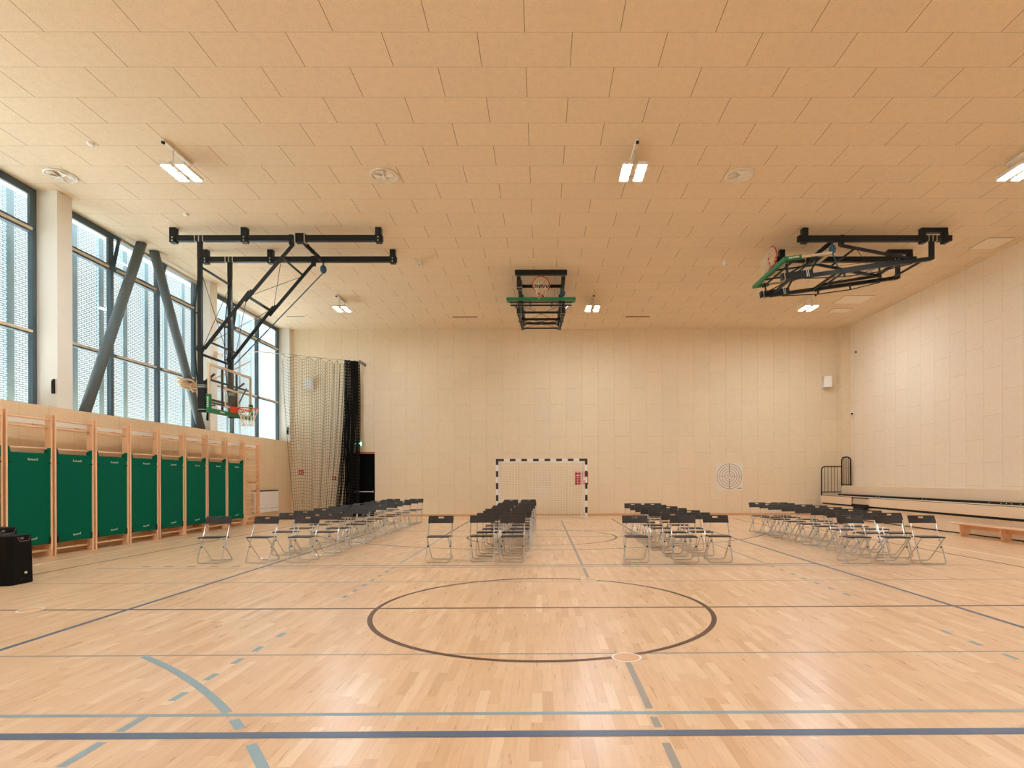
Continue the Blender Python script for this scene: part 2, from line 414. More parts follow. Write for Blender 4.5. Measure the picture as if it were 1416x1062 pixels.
# windows: six bays
def window(i, y0, y1):
    root = empty('window_%d' % i, (-9.80, y0, SILL))
    struct(root, 'tall dark-framed window bay %s' % {4:'left of the first cream pier',5:'behind the two leaning struts',6:'behind the lowered backboard'}.get(i, 'further along the court'), 'window')
    L = y1-y0; H = CEIL-SILL
    f = MB()
    f.box(-.04,.05, 0,.09, 0,H); f.box(-.04,.05, L-.09,L, 0,H); f.box(-.04,.05, .09,L-.09, H-.09,H); f.box(-.04,.05, .09,L-.09, 0,.06)
    f.build('window_frame', M['frame'], root)
    n = 3; pitch = L/n
    for k in range(1, n):
        g = MB(); g.box(-.04,.055, k*pitch-.045, k*pitch+.045, .06, H-.09); g.build('mullion', M['frame'], root)
    for (zz, hh) in ((4.24-SILL, .05), (6.2-SILL, .06)):
        g = MB(); g.box(-.035,.06, .09, L-.09, zz-hh, zz+hh*.5); t = g.build('transom', M['frame'], root)
        g = MB()
        for k in range(n):
            g.box(.06,.085, k*pitch+.12, (k+1)*pitch-.12, zz-.02, zz+.028)
        g.build('transom_strip', M['beige_trim'], t)  # beige strips along the inner face of each transom
    for k in range(n):
        a, b = k*pitch+(.09 if k == 0 else .045), (k+1)*pitch-(.09 if k == n-1 else .045)
        for (z0, z1) in ((.06, 4.24-SILL-.05), (4.24-SILL+.025, 6.2-SILL-.06)):
            g = MB(); g.box(-.006,.006, a, b, z0, z1); g.build('pane', M['glass'], root)
        # top hopper sash, tilted inwards where the photo shows it open
        z0, z1 = 6.2-SILL+.03, H-.09
        tilt = {(5,1): .14, (5,2): .16, (6,1): .10}.get((i, k), 0)
        s = MB()
        def P(x, yy, zz): return (x + tilt*(zz-z0)/(z1-z0), yy, zz)
        def hb(xa, xb, ya, yb, za, zb): s.hexa([P(xa,ya,za),P(xb,ya,za),P(xb,yb,za),P(xa,yb,za),P(xa,ya,zb),P(xb,ya,zb),P(xb,yb,zb),P(xa,yb,zb)])
        for q in ((a,a+.05,z0,z1),(b-.05,b,z0,z1),(a+.05,b-.05,z0,z0+.05),(a+.05,b-.05,z1-.05,z1)): hb(.0,.05,*q)
        sash = s.build('hopper_sash', M['frame'], root)
        s = MB(); hb(.02,.03, a+.05,b-.05,z0+.05,z1-.05); s.build('pane', M['glass'], sash)
        if tilt:
            s = MB(); hb(.05,.062, a+.06,b-.06,z1-.05,z1-.005); s.build('sash_trim', M['beige_trim'], sash)
    return root
edges = [FRONT] + [v for y in pier_y for v in (y, y+.35)]
for i in range(6): window(i+1, edges[2*i]+.002, edges[2*i+1]-.002)
m = MB()
for k in range(40):                            # folded outer screen, one rib every 0.78 m
    y = FRONT-.4 + k*.78
    y = -100.29 + .78*math.floor((y+100.29)/.78)
    r = .78*.29
    m.quad((-10.72,y,SILL-.6),(-10.72,y+r,SILL-.6),(-10.72,y+r,CEIL+.9),(-10.72,y,CEIL+.9))
    m.quad((-10.72,y+r,SILL-.6),(-10.66,y+.78,SILL-.6),(-10.66,y+.78,CEIL+.9),(-10.72,y+r,CEIL+.9))
    m.quad((-10.66,y+.78,SILL-.6),(-10.72,y+.78,SILL-.6),(-10.72,y+.78,CEIL+.9),(-10.66,y+.78,CEIL+.9))
scr = m.build('perforated_facade_screen', M['screen']); struct(scr, 'pale perforated metal sheet outside the tall windows', 'screen')

m = MB(); m.tube([(-9.52,11.75,2.82),(-9.45,13.33,CEIL)], .105, 20); struct(m.build('diagonal_column', M['brace']), 'grey steel strut leaning away from the near pier', 'column')
m = MB(); m.tube([(-9.52,15.75,2.82),(-9.47,13.78,CEIL)], .105, 20); struct(m.build('diagonal_column', M['brace']), 'grey steel strut with rope coiled round it', 'column')

d = empty('door_1', (DX0, BACK, 0)); struct(d, 'black door beside the hanging black net', 'door')
m = MB(); m.box(.01, DX1-DX0-.01, .10, .15, 0.003, DZ-.07); m.build('door_leaf', M['doorblack'], d)
m = MB(); m.box(0, DX1-DX0, -.004, .16, DZ-.07, DZ); m.build('door_lintel', M['lintel'], d)
m = MB(); m.tube([(.08,.05,.93),(.95,.05,.93)], .018, 10); m.box(.08,.11,.05,.10,.9,.96); m.box(.92,.95,.05,.10,.9,.96); m.build('door_handle', M['alu'], d)

# ------------------------------------------------------------------ lamps and ceiling fittings
def make_lamp():
    r = empty('ceiling_lamp', (0,0,CEIL))
    for sx in (-1, 1):
        g = MB(); g.cbox(sx*.128-.085, sx*.128+.085, -.28, .28, -.31, -.255, .006); h = g.build('lamp_housing', M['white'], r)
        g = MB(); g.box(sx*.128-.062, sx*.128+.062, -.25, .25, -.316, -.3102); g.build('light_strip', M['lamp'], h)
    for sy in (-1, 1):
        g = MB(); g.box(-.045,.045,min(sy*.26,sy*.2),max(sy*.26,sy*.2),-.27,-.25); g.tube([(0,sy*.23,-.255),(0,sy*.23,-.03)], .009, 8); g.build('lamp_bracket', M['alu'], r)
    g = MB(); g.cbox(-.03,.03,-.5,.25,-.05,0,.004); g.build('mounting_rail', M['offwhite'], r)
    g = MB(); g.lathe([(.012,-.085),(.028,-.08),(.028,-.05)], (0,-.48,0), 12); g.build('sensor', M['black'], r)
    return r
lamp0 = None
lab = {(0,2):'twin LED ceiling lamp nearest the windows, left of the lowered hoop', (1,2):'twin LED ceiling lamp between the middle and right round air diffusers', (2,2):'twin LED ceiling lamp cut by the picture edge above the bleacher',
       (0,3):'small distant twin LED lamp near the hanging black net', (1,3):'distant twin LED lamp beside the folded centre hoop', (2,3):'distant twin LED lamp under the folded hoop by the bleacher'}
for i, x in enumerate((-6.2, 1.6, 8.35)):
    for j, y in enumerate((-5.7, 2.0, 9.73, 17.5)):
        o = make_lamp() if lamp0 is None else copy_tree(lamp0)
        if lamp0 is None: lamp0 = o
        o.location = (x, y, CEIL)
        tag(o, lab.get((i,j), 'twin LED ceiling lamp behind the camera'), 'lamp', 'twin LED ceiling lamps')

def diffuser(x, y, label):
    r = empty('air_diffuser', (x, y, CEIL)); tag(r, label, 'air vent', 'round ceiling air diffusers')
    g = MB()
    prof = [(.255,-.004),(.258,-.014),(.245,-.024),(.225,-.02),(.21,-.006)]
    n = 40
    rings = []
    for (rr, h) in prof:
        rings.append(len(g.v)); g.v += [(rr*math.cos(2*PI*k/n), rr*math.sin(2*PI*k/n), h) for k in range(n)]
    for a in range(len(rings)-1):
        for k in range(n): g.f.append((rings[a]+k, rings[a]+(k+1)%n, rings[a+1]+(k+1)%n, rings[a+1]+k)); g.m.append(0); g.sm.append(True)
    g.build('diffuser_ring', M['offwhite'], r)
    g = MB(); g.lathe([(.21,-.001),(.21,-.006)], (0,0,0), n); g.build('back_plate', M['panel'], r)
    for k in range(6):
        a = 2*PI*k/6+.3; g = MB()
        def q(rad, da, h): return (rad*math.cos(a+da), rad*math.sin(a+da), h)
        p0, p1, p2, p3 = q(.05,-.4,-.012), q(.205,-.36,-.012), q(.205,.36,-.05), q(.05,.4,-.05)
        up = Vector((0,0,.006))
        g.hexa([p0,p1,p2,p3]+[tuple(Vector(p)+up) for p in (p0,p1,p2,p3)]); g.build('swirl_blade', M['offwhite'], r)
    g = MB(); g.lathe([(.02,-.062),(.045,-.055),(.05,-.02)], (0,0,0), 20); g.build('hub', M['offwhite'], r)
diffuser(-8.82, 10.36, 'round white air diffuser beside the near window pier')
diffuser(-2.88, 10.36, 'round white air diffuser midway between the two whole nearer ceiling lamps')
diffuser(3.69, 10.36, 'round white air diffuser on the orange-tinted right ceiling')
for (x0, x1, y, mat, lb) in ((-3.06,-2.2,19.42,'slot','dark slot vent in ceiling left of centre hoop'), (2.92,3.76,19.42,'slot','dark slot vent in ceiling right of centre hoop'), (-8.75,-8.1,19.3,'blue','bluish slot vent in ceiling above the hanging net')):
    r = empty('slot_vent', ((x0+x1)/2, y, CEIL)); tag(r, lb, 'air vent', 'slot vents in the far ceiling'); L = (x1-x0)/2
    g = MB(); g.box(-L,L,-.05,.05,-.012,-.001); g.build('vent_body', M['slot'] if mat == 'slot' else M['offwhite'], r)
    g = MB(); g.box(-L+.02,L-.02,-.035,-.01,-.016,-.012); g.box(-L+.02,L-.02,.01,.035,-.016,-.012); g.build('slot', M['lintel'] if mat == 'slot' else M['grille'], r)
for (x, y, w_, l_, lb) in ((9.82,17.6,.9,.75,'pale square ceiling hatch beyond the right folded hoop'), (10.0,18.75,.6,.45,'small pale ceiling hatch closest to the far corner'), (10.8,13.4,.6,.62,'pale ceiling hatch right of the folded hoop rail')):
    r = empty('ceiling_hatch', (x, y, CEIL)); tag(r, lb, 'hatch', 'ceiling hatches')
    g = MB(); g.cbox(-w_/2,w_/2,-l_/2,l_/2,-.012,-.0005,.003); g.build('hatch_panel', M['panel'], r)
    g = MB(); 
    for sx in (-1,1): g.box(sx*w_/2-.008, sx*w_/2+.008, -l_/2-.008, l_/2+.008, -.006, -.0004); g.box(-w_/2, w_/2, sx*l_/2-.008, sx*l_/2+.008, -.006, -.0004)
    g.build('hatch_frame', M['slot'], r)
for (x, y, lb) in ((-7.48, 9.37, 'small white ceiling detector nearest the camera'), (-7.48, 11.87, 'small white ceiling detector before the lowered hoop rails')):
    r = empty('smoke_detector', (x, y, CEIL)); tag(r, lb, 'detector', 'small ceiling detectors')
    g = MB(); g.lathe([(.025,-.04),(.045,-.035),(.05,-.012),(.055,-.011),(.055,-.0005)], (0,0,0), 20); g.build('detector_body', M['white'], r)
for (x, y, lb) in ((-3.12, 14.42, 'white box sensor on ceiling right of the lowered hoop rails'), (4.78, 14.45, 'white box sensor on ceiling left of the right folded hoop')):
    r = empty('ceiling_sensor', (x, y, CEIL)); tag(r, lb, 'sensor', 'box sensors on the ceiling')
    g = MB(); g.cbox(-.07,.07,-.09,.09,-.12,-.0005,.01); g.build('sensor_body', M['offwhite'], r)
    g = MB(); g.lathe([(.02,-.128),(.03,-.12)], (0,-.02,0), 14); g.build('lens', M['grille'], r)

# ------------------------------------------------------------------ wall bars and hanging mats
BX = -9.0
def make_bars():
    r = empty('wall_bars', (BX, 0, 0))
    for y in (.043, .907):
        g = MB(); g.cbox(-.12, 0, y-.017, y+.017, 0.001, 2.6, .004); p = g.build('upright', M['beech'], r)
        for z in (2.45, 1.3, .15):
            g = MB(); g.box(LEFTW-BX+.001, -.12, y-.012, y+.012, z-.03, z+.03); g.build('wall_bracket', M['beech_red'], p)
    for z, x in [(2.50,-.015),(2.355,-.065)] + [(1.97-.1425*k,-.065) for k in range(14)]:
        g = MB(); n = 12
        g.tube([(x,.058,z),(x,.892,z)], .017, 10); g.build('rung', M['beech'], r)
    g = MB(); g.box(-.118,-.105,.06,.89,2.41,2.495); g.build('back_board', M['offwhite'], r)
    return r
def make_mat():
    r = empty('hanging_mat', (BX, 0, 0))
    g = MB(); g.cbox(-.046,-.004,.066,.884,.24,1.885,.010); g.build('mat_pad', M['green'], r)
    for (ya, yb, s) in ((.064,.118,1),(.886,.832,-1)):
        g = MB()
        pts = [(ya,1.8),(yb,1.86),(yb-.01*s,1.89),(ya+.018*s,1.985),(ya,1.985)]
        fr = [(.0,a,b) for a,b in pts]; bk = [(-.09,a,b) for a,b in pts]
        g.poly(fr); g.poly(bk[::-1])
        for i in range(5):
            j = (i+1)%5; g.quad(fr[i],bk[i],bk[j],fr[j])
        st = g.build('hanging_strap', M['green'], r)
        g = MB(); g.box(-.003,.008,min(ya,ya+.06*s),max(ya,ya+.06*s),1.70,1.72); g.build('strap_buckle', M['black'], st)
        g = MB(); g.box(-.05,.0,min(ya,ya+.045*s),max(ya,ya+.045*s),.235,.36); g.build('corner_strap', M['black'], r)
    # woven name labels: pale lettering too small to read
    def letters(y0, y1, z, h, slant):
        g = MB(); n = 9; wq = (y1-y0)/n
        for k in range(n):
            a = y0+k*wq; hh = h*(1 if k in (0, n-1) else .62); sl = slant*(k-n/2)
            g.box(-.0039,-.002, a+wq*.05, a+wq*.34, z+sl, z+hh+sl)
            if k not in (2, 6): g.box(-.0039,-.002, a+wq*.05, a+wq*.78, z+sl, z+hh*.28+sl)
            if k not in (1, 4, 7): g.box(-.0039,-.002, a+wq*.05, a+wq*.78, z+hh*.7+sl, z+hh+sl)
        return g
    letters(.43,.63,1.752,.036,0).build('label', M['pale'], r)
    letters(.43,.61,.342,.034,.0015).build('label', M['pale'], r)
    return r
b0, m0 = make_bars(), make_mat()
ordn = ['first','second','third','fourth','fifth','sixth','seventh','eighth','ninth','tenth']
for k in range(10):
    y = 8.50+.95*k - (.0 if k else 0)
    o = b0 if k == 0 else copy_tree(b0); o.location.y = y
    lb = 'beech wall bars with bare rungs at far end, no mat' if k == 9 else 'beech wall bars behind the %s green mat counted from the black loudspeakers' % ordn[k]
    tag(o, lb, 'wall bars', 'beech wall bars under the windows')
    if k < 9:
        o = m0 if k == 0 else copy_tree(m0); o.location.y = y
        tag(o, 'dark green gym mat hung on wall bars, %s counted from the black loudspeakers' % ordn[k], 'mat', 'green mats hung on the wall bars')

# ------------------------------------------------------------------ radiator, small wall fittings
r = empty('radiator', (LEFTW+.02, 18.1, .3)); tag(r, 'low white radiator cover on the wall past the wall bars', 'radiator')
g = MB(); g.cbox(0,.10,0,1.65,0,.72,.006); g.build('cover', M['rad'], r)
g = MB(); g.box(.002,.105,.02,1.63,.70,.735); g.build('top_grille', M['black'], r)
g = MB(); g.box(.1,.103,.03,1.62,.13,.14); g.build('seam', M['grille'], r)
for (y, lb) in ((10.9,'dark rope cleat low on the near window pier'),(15.9,'dark rope cleat low on the pier behind the backboard'),(20.9,'dark rope cleat on the corner pier by the net')):
    r = empty('rope_cleat', (-9.40, y-.001, 3.05)); tag(r, lb, 'cleat', 'rope cleats on the window piers')
    g = MB(); g.box(-.03,.0,-.03,0,.02,.30); g.build('cleat_plate', M['black'], r)
    g = MB(); g.tube([(-.015,-.03,.08),(-.015,-.06,.08),(-.015,-.06,.26),(-.015,-.03,.26)], .01, 8); g.box(-.055,-.03,-.025,0,.02,.17); g.build('cleat_horn', M['black'], r)
r = empty('climbing_rope', (-9.47, 15.0, 3.95)); tag(r, 'beige rope coiled round the grey leaning strut', 'rope')
c0 = Vector((0, .12, .0))
g = MB(); pts = []
for i in range(220):
    a = 2*PI*i/20; k = i/20
    rr = .150 + .035*math.sin(k*2.4) + .03*math.sin(a*1.5+k)
    pts.append((rr*math.cos(a), .06+rr*1.25*math.sin(a), .05*math.sin(k*1.7) + .11*math.sin(a+k*1.9)*(.4+.6*math.sin(k)) - .05*math.cos(a)))
g.tube(pts, .02, 6)
g.tube([(.13,-.05,.0),(.17,-.06,-.12),(.15,.06,-.2),(.16,.2,-.16),(.14,.22,.0)], .018, 6); g.build('rope_coil', M['rope'], r)
g = MB(); g.tube([(.1,.10,.02),(.35,.35,.12),(.8,.62,.42),(1.25,.9,.8)], .018, 6); g.tube([(.1,.05,-.02),(.22,.2,-.05),(.3,.28,.1)], .016, 6); g.build('rope_tail', M['rope'], r)

def wall_speaker(x, y, z, rz, lb):
    r = empty('wall_speaker', (x, y, z), rz); tag(r, lb, 'loudspeaker', 'white wall loudspeakers')
    g = MB(); g.cbox(-.15,.15,-.26,-.04,-.21,.21,.015); g.build('speaker_cabinet', M['offwhite'], r)
    g = MB(); g.box(-.13,.13,-.266,-.2602,-.19,.19); g.build('speaker_grille', M['white'], r)
    g = MB(); g.box(-.05,.05,-.04,.0,-.06,.06); g.build('wall_mount', M['offwhite'], r)
wall_speaker(10.71, BACK-.012, 4.97, -.25, 'white loudspeaker high on far wall above the target sheet')
wall_speaker(-8.66, BACK-.012, 4.93, .3, 'white loudspeaker high on far wall behind the black net')
r = empty('security_camera', (RIGHTW, 20.45, 3.72)); tag(r, 'small white security camera in the far right corner', 'camera')
g = MB(); g.box(-.03,0,-.04,.04,-.04,.06); g.tube([(-.02,0,.0),(-.09,-.02,.02)], .015, 8); g.build('camera_mount', M['white'], r)
g = MB(); g.tube([(-.06,.06,.04),(-.14,-.10,.0)], .045, 14); h = g.build('camera_body', M['white'], r)
g = MB(); g.tube([(-.14,-.10,.0),(-.146,-.112,-.003)], .036, 14); g.build('lens', M['black'], h)
r = empty('wall_sensor', (RIGHTW, 20.3, 5.95)); tag(r, 'tiny dark sensor above the security camera', 'sensor')
g = MB(); g.cbox(-.05,0,-.03,.03,-.04,.04,.008); g.build('sensor_body', M['lintel'], r)

r = empty('exit_sign', (-6.87, BACK-.0, 2.72)); tag(r, 'small lit green exit sign above the black door', 'sign')
g = MB(); g.cbox(-.16,.16,-.06,-.001,-.09,.09,.006); g.build('sign_box', M['exit_green'], r)
g = MB()
zf = -.062
g.lathe([(.018,0),(.018,-.001)], (.075,zf,.05), 12, axis='y')
for a, b in (((.07,.028),(.05,-.012)),((.05,-.012),(.085,-.03)),((.085,-.03),(.08,-.065)),((.05,-.012),(.025,-.045)),((.025,-.045),(-.005,-.05)),((.068,.02),(.10,.0)),((.068,.02),(.035,.012))):
    g.bar((a[0],zf,a[1]),(b[0],zf,b[1]),.003,.014,(0,0,1) if abs(a[0]-b[0])>.012 else (1,0,0))
g.box(-.11,-.05,zf-.001,zf+.001,-.012,.012); g.poly([(-.115,zf-.0012,.04),(-.15,zf-.0012,0),(-.115,zf-.0012,-.04)])
g.box(.11,.15,zf-.001,zf+.001,-.07,.07)
g.build('pictogram', M['exit_white'], r)

r = empty('fire_point_sign', (1.49, BACK, 1.40)); tag(r, 'red and white fire equipment sign behind the goal net', 'sign')
g = MB(); g.cbox(-.25,.25,-.012,-.001,-.24,.24,.002); g.build('sign_plate', M['red'], r)
g = MB()
g.box(-.02,.015,-.0135,-.0122,-.22,.22); g.lathe([(.055,-.0135),(.055,-.0122)], (.10,0,-.02), 20, axis='y'); g.box(.05,.2,-.0135,-.0122,.04,.06); g.box(.15,.18,-.0135,-.0122,-.18,-.02); g.box(-.21,-.05,-.0135,-.0122,.10,.115)
g.build('pictogram', M['white'], r)
r = empty('hydrant_sign', (-9.0, BACK, 1.66)); tag(r, 'small red square sign with white marks behind the black net', 'sign')
g = MB(); g.cbox(-.09,.09,-.01,-.001,-.09,.09,.002); g.build('sign_plate', M['red'], r)
g = MB(); g.box(-.05,-.02,-.0115,-.0102,-.055,.055); g.box(.02,.06,-.0115,-.0102,-.05,-.01); g.box(.02,.06,-.0115,-.0102,.02,.05); g.build('pictogram', M['white'], r)
r = empty('fire_alarm', (-7.76, BACK, 1.43)); tag(r, 'dark red fire alarm call point among the net folds', 'alarm')
g = MB(); g.cbox(-.07,.07,-.05,-.001,-.07,.07,.006); g.build('alarm_box', M['red'], r)
g = MB(); g.box(-.03,.03,-.053,-.0502,-.03,.03); g.build('alarm_button', M['offwhite'], r)
r = empty('light_switch', (-9.08, BACK, 2.6)); tag(r, 'tall narrow white switch box behind the net left part', 'switch')
g = MB(); g.cbox(-.035,.035,-.04,-.001,-.1,.1,.005); g.build('switch_box', M['offwhite'], r)
g = MB(); g.box(-.02,.02,-.044,-.0402,-.03,.04); g.build('rocker', M['white'], r)

# target sheet
r = empty('target_sheet', (7.05, BACK, 1.455)); tag(r, 'square white target sheet with grey rings on the far wall', 'poster')
g = MB(); g.box(-.5,.5,-.012,-.001,-.515,.505); sh = g.build('sheet', M['paper'], r)
g = MB()
for rr in (.10,.19,.285,.375,.465):
    n = 72
    for i in range(n):
        a, b = 2*PI*i/n, 2*PI*(i+1)/n
        g.quad(*[(q*math.cos(t), -.0126, q*math.sin(t)) for q, t in ((rr-.009,a),(rr-.009,b),(rr+.009,b),(rr+.009,a))])
g.box(-.012,.012,-.0128,-.0122,.10,.465); g.box(-.012,.012,-.0128,-.0122,-.465,-.10)
g.box(.30,.375,-.0128,-.0122,-.465,-.43); g.box(.385,.44,-.0128,-.0122,-.465,-.43); g.box(.445,.46,-.0128,-.0122,-.465,-.43)
g.build('rings', M['ink'], r)
def text(body, x, z, size, parent, mat, name='numeral'):
    cu = bpy.data.curves.new(name, 'FONT'); cu.body = body; cu.size = size; cu.align_x = 'CENTER'; cu.align_y = 'CENTER'; cu.extrude = .0004
    tmp = bpy.data.objects.new(name, cu); COL.objects.link(tmp); bpy.context.view_layer.update()
    me = bpy.data.meshes.new_from_object(tmp.evaluated_get(bpy.context.evaluated_depsgraph_get()))
    bpy.data.objects.remove(tmp); bpy.data.curves.remove(cu)
    o = bpy.data.objects.new(name, me); COL.objects.link(o); o.parent = parent; o.location = (x, -.0132, z); o.rotation_euler = (PI/2, 0, 0)
    me.materials.clear(); me.materials.append(mat); return o
text('10', 0, 0, .11, r, M['ink_dark'])
for k, ch in enumerate('9876'):
    for s in (-1, 1): text(ch, s*(.145+.0925*k), 0, .07, r, M['ink_dark'])

# ------------------------------------------------------------------ handball goal
GY = 19.4
r = empty('handball_goal', (0.0, GY, 0)); tag(r, 'black and white striped handball goal with a white net', 'goal')
def striped_post(x):
    g = MB(); z = 0.0; k = 0
    n = 10; h = 2.08/n
    for i in range(n): g.box(x-.04, x+.04, -.04, .04, .001+h*i, h*(i+1), (i % 2))
    return g
GW = 1.54
for sx in (-1, 1): striped_post(sx*GW).build('goal_post', [M['white'], M['goalblack']], r)
g = MB(); n = 15; L = 2*(GW-.04)
for i in range(n): g.box(-GW+.04+L*i/n, -GW+.04+L*(i+1)/n, -.04, .04, 2.0, 2.08, 1 if i % 2 == 0 else 0)
g.build('crossbar', [M['white'], M['goalblack']], r)
g = MB()
for sx in (-1, 1):
    g.tube([(sx*GW,.04,2.03),(sx*(GW-.04),.75,2.0),(sx*(GW-.08),1.05,.03),(sx*GW,.04,.03)], .016, 8)
g.tube([(-GW+.08,1.05,.03),(GW-.08,1.05,.03)], .016, 8); g.build('back_stay', M['white'], r)
g = MB(); nx, nz = 28, 22
def gp(i, j):                                  # back net with slack
    u, v = i/nx, j/nz
    x = (-GW+.02) + (2*GW-.04)*u
    z = 1.97 - 1.93*v - .10*math.sin(PI*u)*math.sin(PI*min(1, v*1.3))*(1-v)
    yy = .80 + .22*v + .05*math.sin(u*7)*v - .1*math.sin(PI*u)*math.sin(PI*v)
    return (x, yy, max(z, .012))
for i in range(nx+1):
    for j in range(nz+1):
        if i < nx: g.thread(gp(i,j), gp(i+1,j), .0055)
        if j < nz: g.thread(gp(i,j), gp(i,j+1), .0055)
for sx in (-1, 1):
    i0 = 0 if sx < 0 else nx
    for j in range(nz+1):
        b = Vector(gp(i0, j)); a = Vector((sx*GW, .045, b.z))
        pr = None
        for k in range(9):
            p = a.lerp(b, k/8); p.x += -sx*.03*math.sin(PI*k/8)
            if k: g.thread(pr, p, .003)
            pr = p
    for k in range(9):
        for j in range(nz):
            pa = Vector((sx*GW,.045,gp(i0,j)[2])).lerp(Vector(gp(i0,j)), k/8); pb = Vector((sx*GW,.045,gp(i0,j+1)[2])).lerp(Vector(gp(i0,j+1)), k/8)
            dx = -sx*.03*math.sin(PI*k/8); pa.x += dx; pb.x += dx; g.thread(pa, pb, .003)
for i in range(nx+1):                          # roof of the net
    b = Vector(gp(i, 0)); a = Vector((b.x, .045, 2.03)); g.thread(a, b, .003)
for k in range(1, 8):
    for i in range(nx):
        a, b = [Vector((gp(q,0)[0], .045, 2.03)).lerp(Vector(gp(q,0)), k/8) for q in (i, i+1)]; g.thread(a, b, .003)
for i in range(60):                            # slack bottom edge on the floor
    a = random.uniform(-GW+.1, GW-.1); g.tube([(a,1.0+random.uniform(-.12,.08),.01),(a+.06,1.0+random.uniform(-.1,.1),.03),(a+.14,1.0+random.uniform(-.1,.1),.01)], .006, 4)
g.build('net', M['netwhite'], r)

# ------------------------------------------------------------------ hanging divider net
NY = 20.35
r = empty('divider_net', (-9.2, NY, 0)); tag(r, 'tall black divider net gathered beside the black door', 'net')
def nl(x, y, z): return (x+9.2, y, z)
zt0, zt1 = 5.93, 5.63
def topz(x): return zt0 + (zt1-zt0)*(x+9.36)/(9.36-6.62)
g = MB()
hooks = [-9.36,-8.87,-8.40,-7.98,-7.62,-7.38,-7.20,-7.09]
ncol, nrow = 34, 50
def loose(i, j):
    u, v = i/ncol, j/nrow
    uu = u**.72 if u > 0 else 0                # columns crowd together to the right
    xt = -9.36 + (9.36-7.09)*uu; xb = -8.97 + (8.97-7.45)*(u**.80 if u > 0 else 0)
    e = v**1.5
    x = xt*(1-e) + xb*e
    k = max([q for q in range(len(hooks)-1) if hooks[q] <= xt+1e-6])
    t = (xt-hooks[k])/(hooks[k+1]-hooks[k]); span = hooks[k+1]-hooks[k]
    sag = (.06+.22*(1-span/.5))*math.sin(PI*t)
    z = (topz(xt)-sag)*(1-v) + (.16+.05*math.sin(9*u))*v - .04*math.sin(PI*t)*(1-v)
    yy = (.02+.12*u)*math.sin(2*PI*t + 1.5*v) - .10*u*v
    return nl(x, yy, z)
for i in range(ncol+1):
    for j in range(nrow+1):
        rr = .0042
        if i < ncol: g.thread(loose(i,j), loose(i+1,j), rr if j else .007)
        if j < nrow: g.thread(loose(i,j), loose(i,j+1), rr if i else .008)
g.build('loose_net', M['netblack'], r)
g = MB(); nd = 96
def dense(i, j):
    u, v = i/nd, j/nrow
    x = -7.10 + .50*u - (.10+.28*(1-u))*v**1.8*(.6+.4*math.sin(u*21))
    if u > .45: x += .09*v*(u-.45)
    gap = .06*math.exp(-((u-.36)/.05)**2)
    x += -.03*math.exp(-((u-.30)/.06)**2)*(1-v)
    yy = .17*math.sin(i*1.9) + .05*math.sin(u*13+v*4)
    z = topz(-7.1+.5*u)*(1-v) + .10*v + .02*math.sin(i*2.3)
    return nl(x, yy, z)
for i in range(nd+1):
    for j in range(nrow+1):
        if i < nd and not (33 <= i < 37): g.thread(dense(i,j), dense(i+1,j), .0075)
        if j < nrow: g.thread(dense(i,j), dense(i,j+1), .0095)
g.build('gathered_net', M['netblack'], r)
g = MB(); g.tube([nl(-9.38,0,topz(-9.36)+.03), nl(-8.0,0,topz(-8.0)+.005), nl(-6.58,0,topz(-6.6)+.03)], .008, 6)
g.box(*[v for v in (-6.60+9.2,-6.56+9.2)],-.02,BACK-NY-.004,zt1-.02,zt1+.08); g.build('support_cable', M['grille'], r)
g = MB(); g.tube([nl(-9.38,0,5.95), nl(-9.34,-.05,5.86), nl(-9.30,-.04,5.62), nl(-9.24,-.02,5.70), nl(-9.36,0,5.93)], .022, 6); g.build('tensioner', M['white'], r)
r = empty('net_cable', (-9.34, 16.26, 5.0)); tag(r, 'white tension cable from the pier to the divider net', 'cable')
g = MB(); g.tube([(0,0,.0),(.1,.6,.12),(.15,2,.55),(0,4.05,.93)], .014, 6); g.build('cable_line', M['white'], r)
g = MB(); g.cbox(-.03,.1,-.2,.05,-.06,.06,.01); g.build('cable_winch', M['offwhite'], r)

# ------------------------------------------------------------------ bleacher and bench
r = empty('bleacher', (10.25, 20.6, 0)); tag(r, 'folded pale wood bleacher along the right wall with black rails', 'bleacher')
BL_ = 27.0
g = MB(); g.cbox(.06,.10,-BL_,0,.03,.43,.004); g.build('front_panel', M['birch'], r)
g = MB(); g.box(.10,.14,-BL_+.1,-.05,.002,.03); g.box(.075,.12,-BL_+.02,-.02,.43,.492); g.build('panel_gap', M['black'], r)
g = MB(); g.cbox(0.0,.035,-BL_,-3.05,.492,.74,.004); g.cbox(0.0,.035,-2.05,0,.492,.74,.004); g.cbox(.05,.08,-3.05,-2.05,.492,.735,.004); g.build('seat_panel', M['birch'], r)
g = MB(); g.box(.24,.85,-BL_,-.01,.70,.742); g.build('tread_board', M['birch'], r)
g = MB(); g.box(.02,.24,-BL_,-.01,.70,.743); g.box(.64,.76,-BL_,-.02,.743,.80)
for y in (-.6,-5.3,-8.3,-11.8,-14.6):
    pass
tr = g.build('lower_tread', M['black'], r)
g = MB()
for y in (-.25,-.38,-2.4,-2.55,-4.6,-4.75,-7.0,-7.35,-7.5,-7.65,-7.9,-8.05,-8.3,-9.9,-10.05): g.lathe([(.012,0),(.009,-.006)], (.638,y,.772), 10, axis='x')
g.build('bolt', M['white'], tr)
g = MB(); g.cbox(.75,.785,-BL_,0,.80,1.10,.004); g.build('upper_panel', M['birch'], r)
g = MB(); g.box(.785,RIGHTW-10.25-.002,-BL_,0,1.06,1.095); g.build('upper_deck', M['birch'], r)
g = MB(); g.box(.14,RIGHTW-10.25-.01,-BL_+.05,-.06,.05,.69); g.box(.79,RIGHTW-10.25-.01,-BL_+.05,-.06,.8,1.05); g.build('inner_frame', M['black'], r)
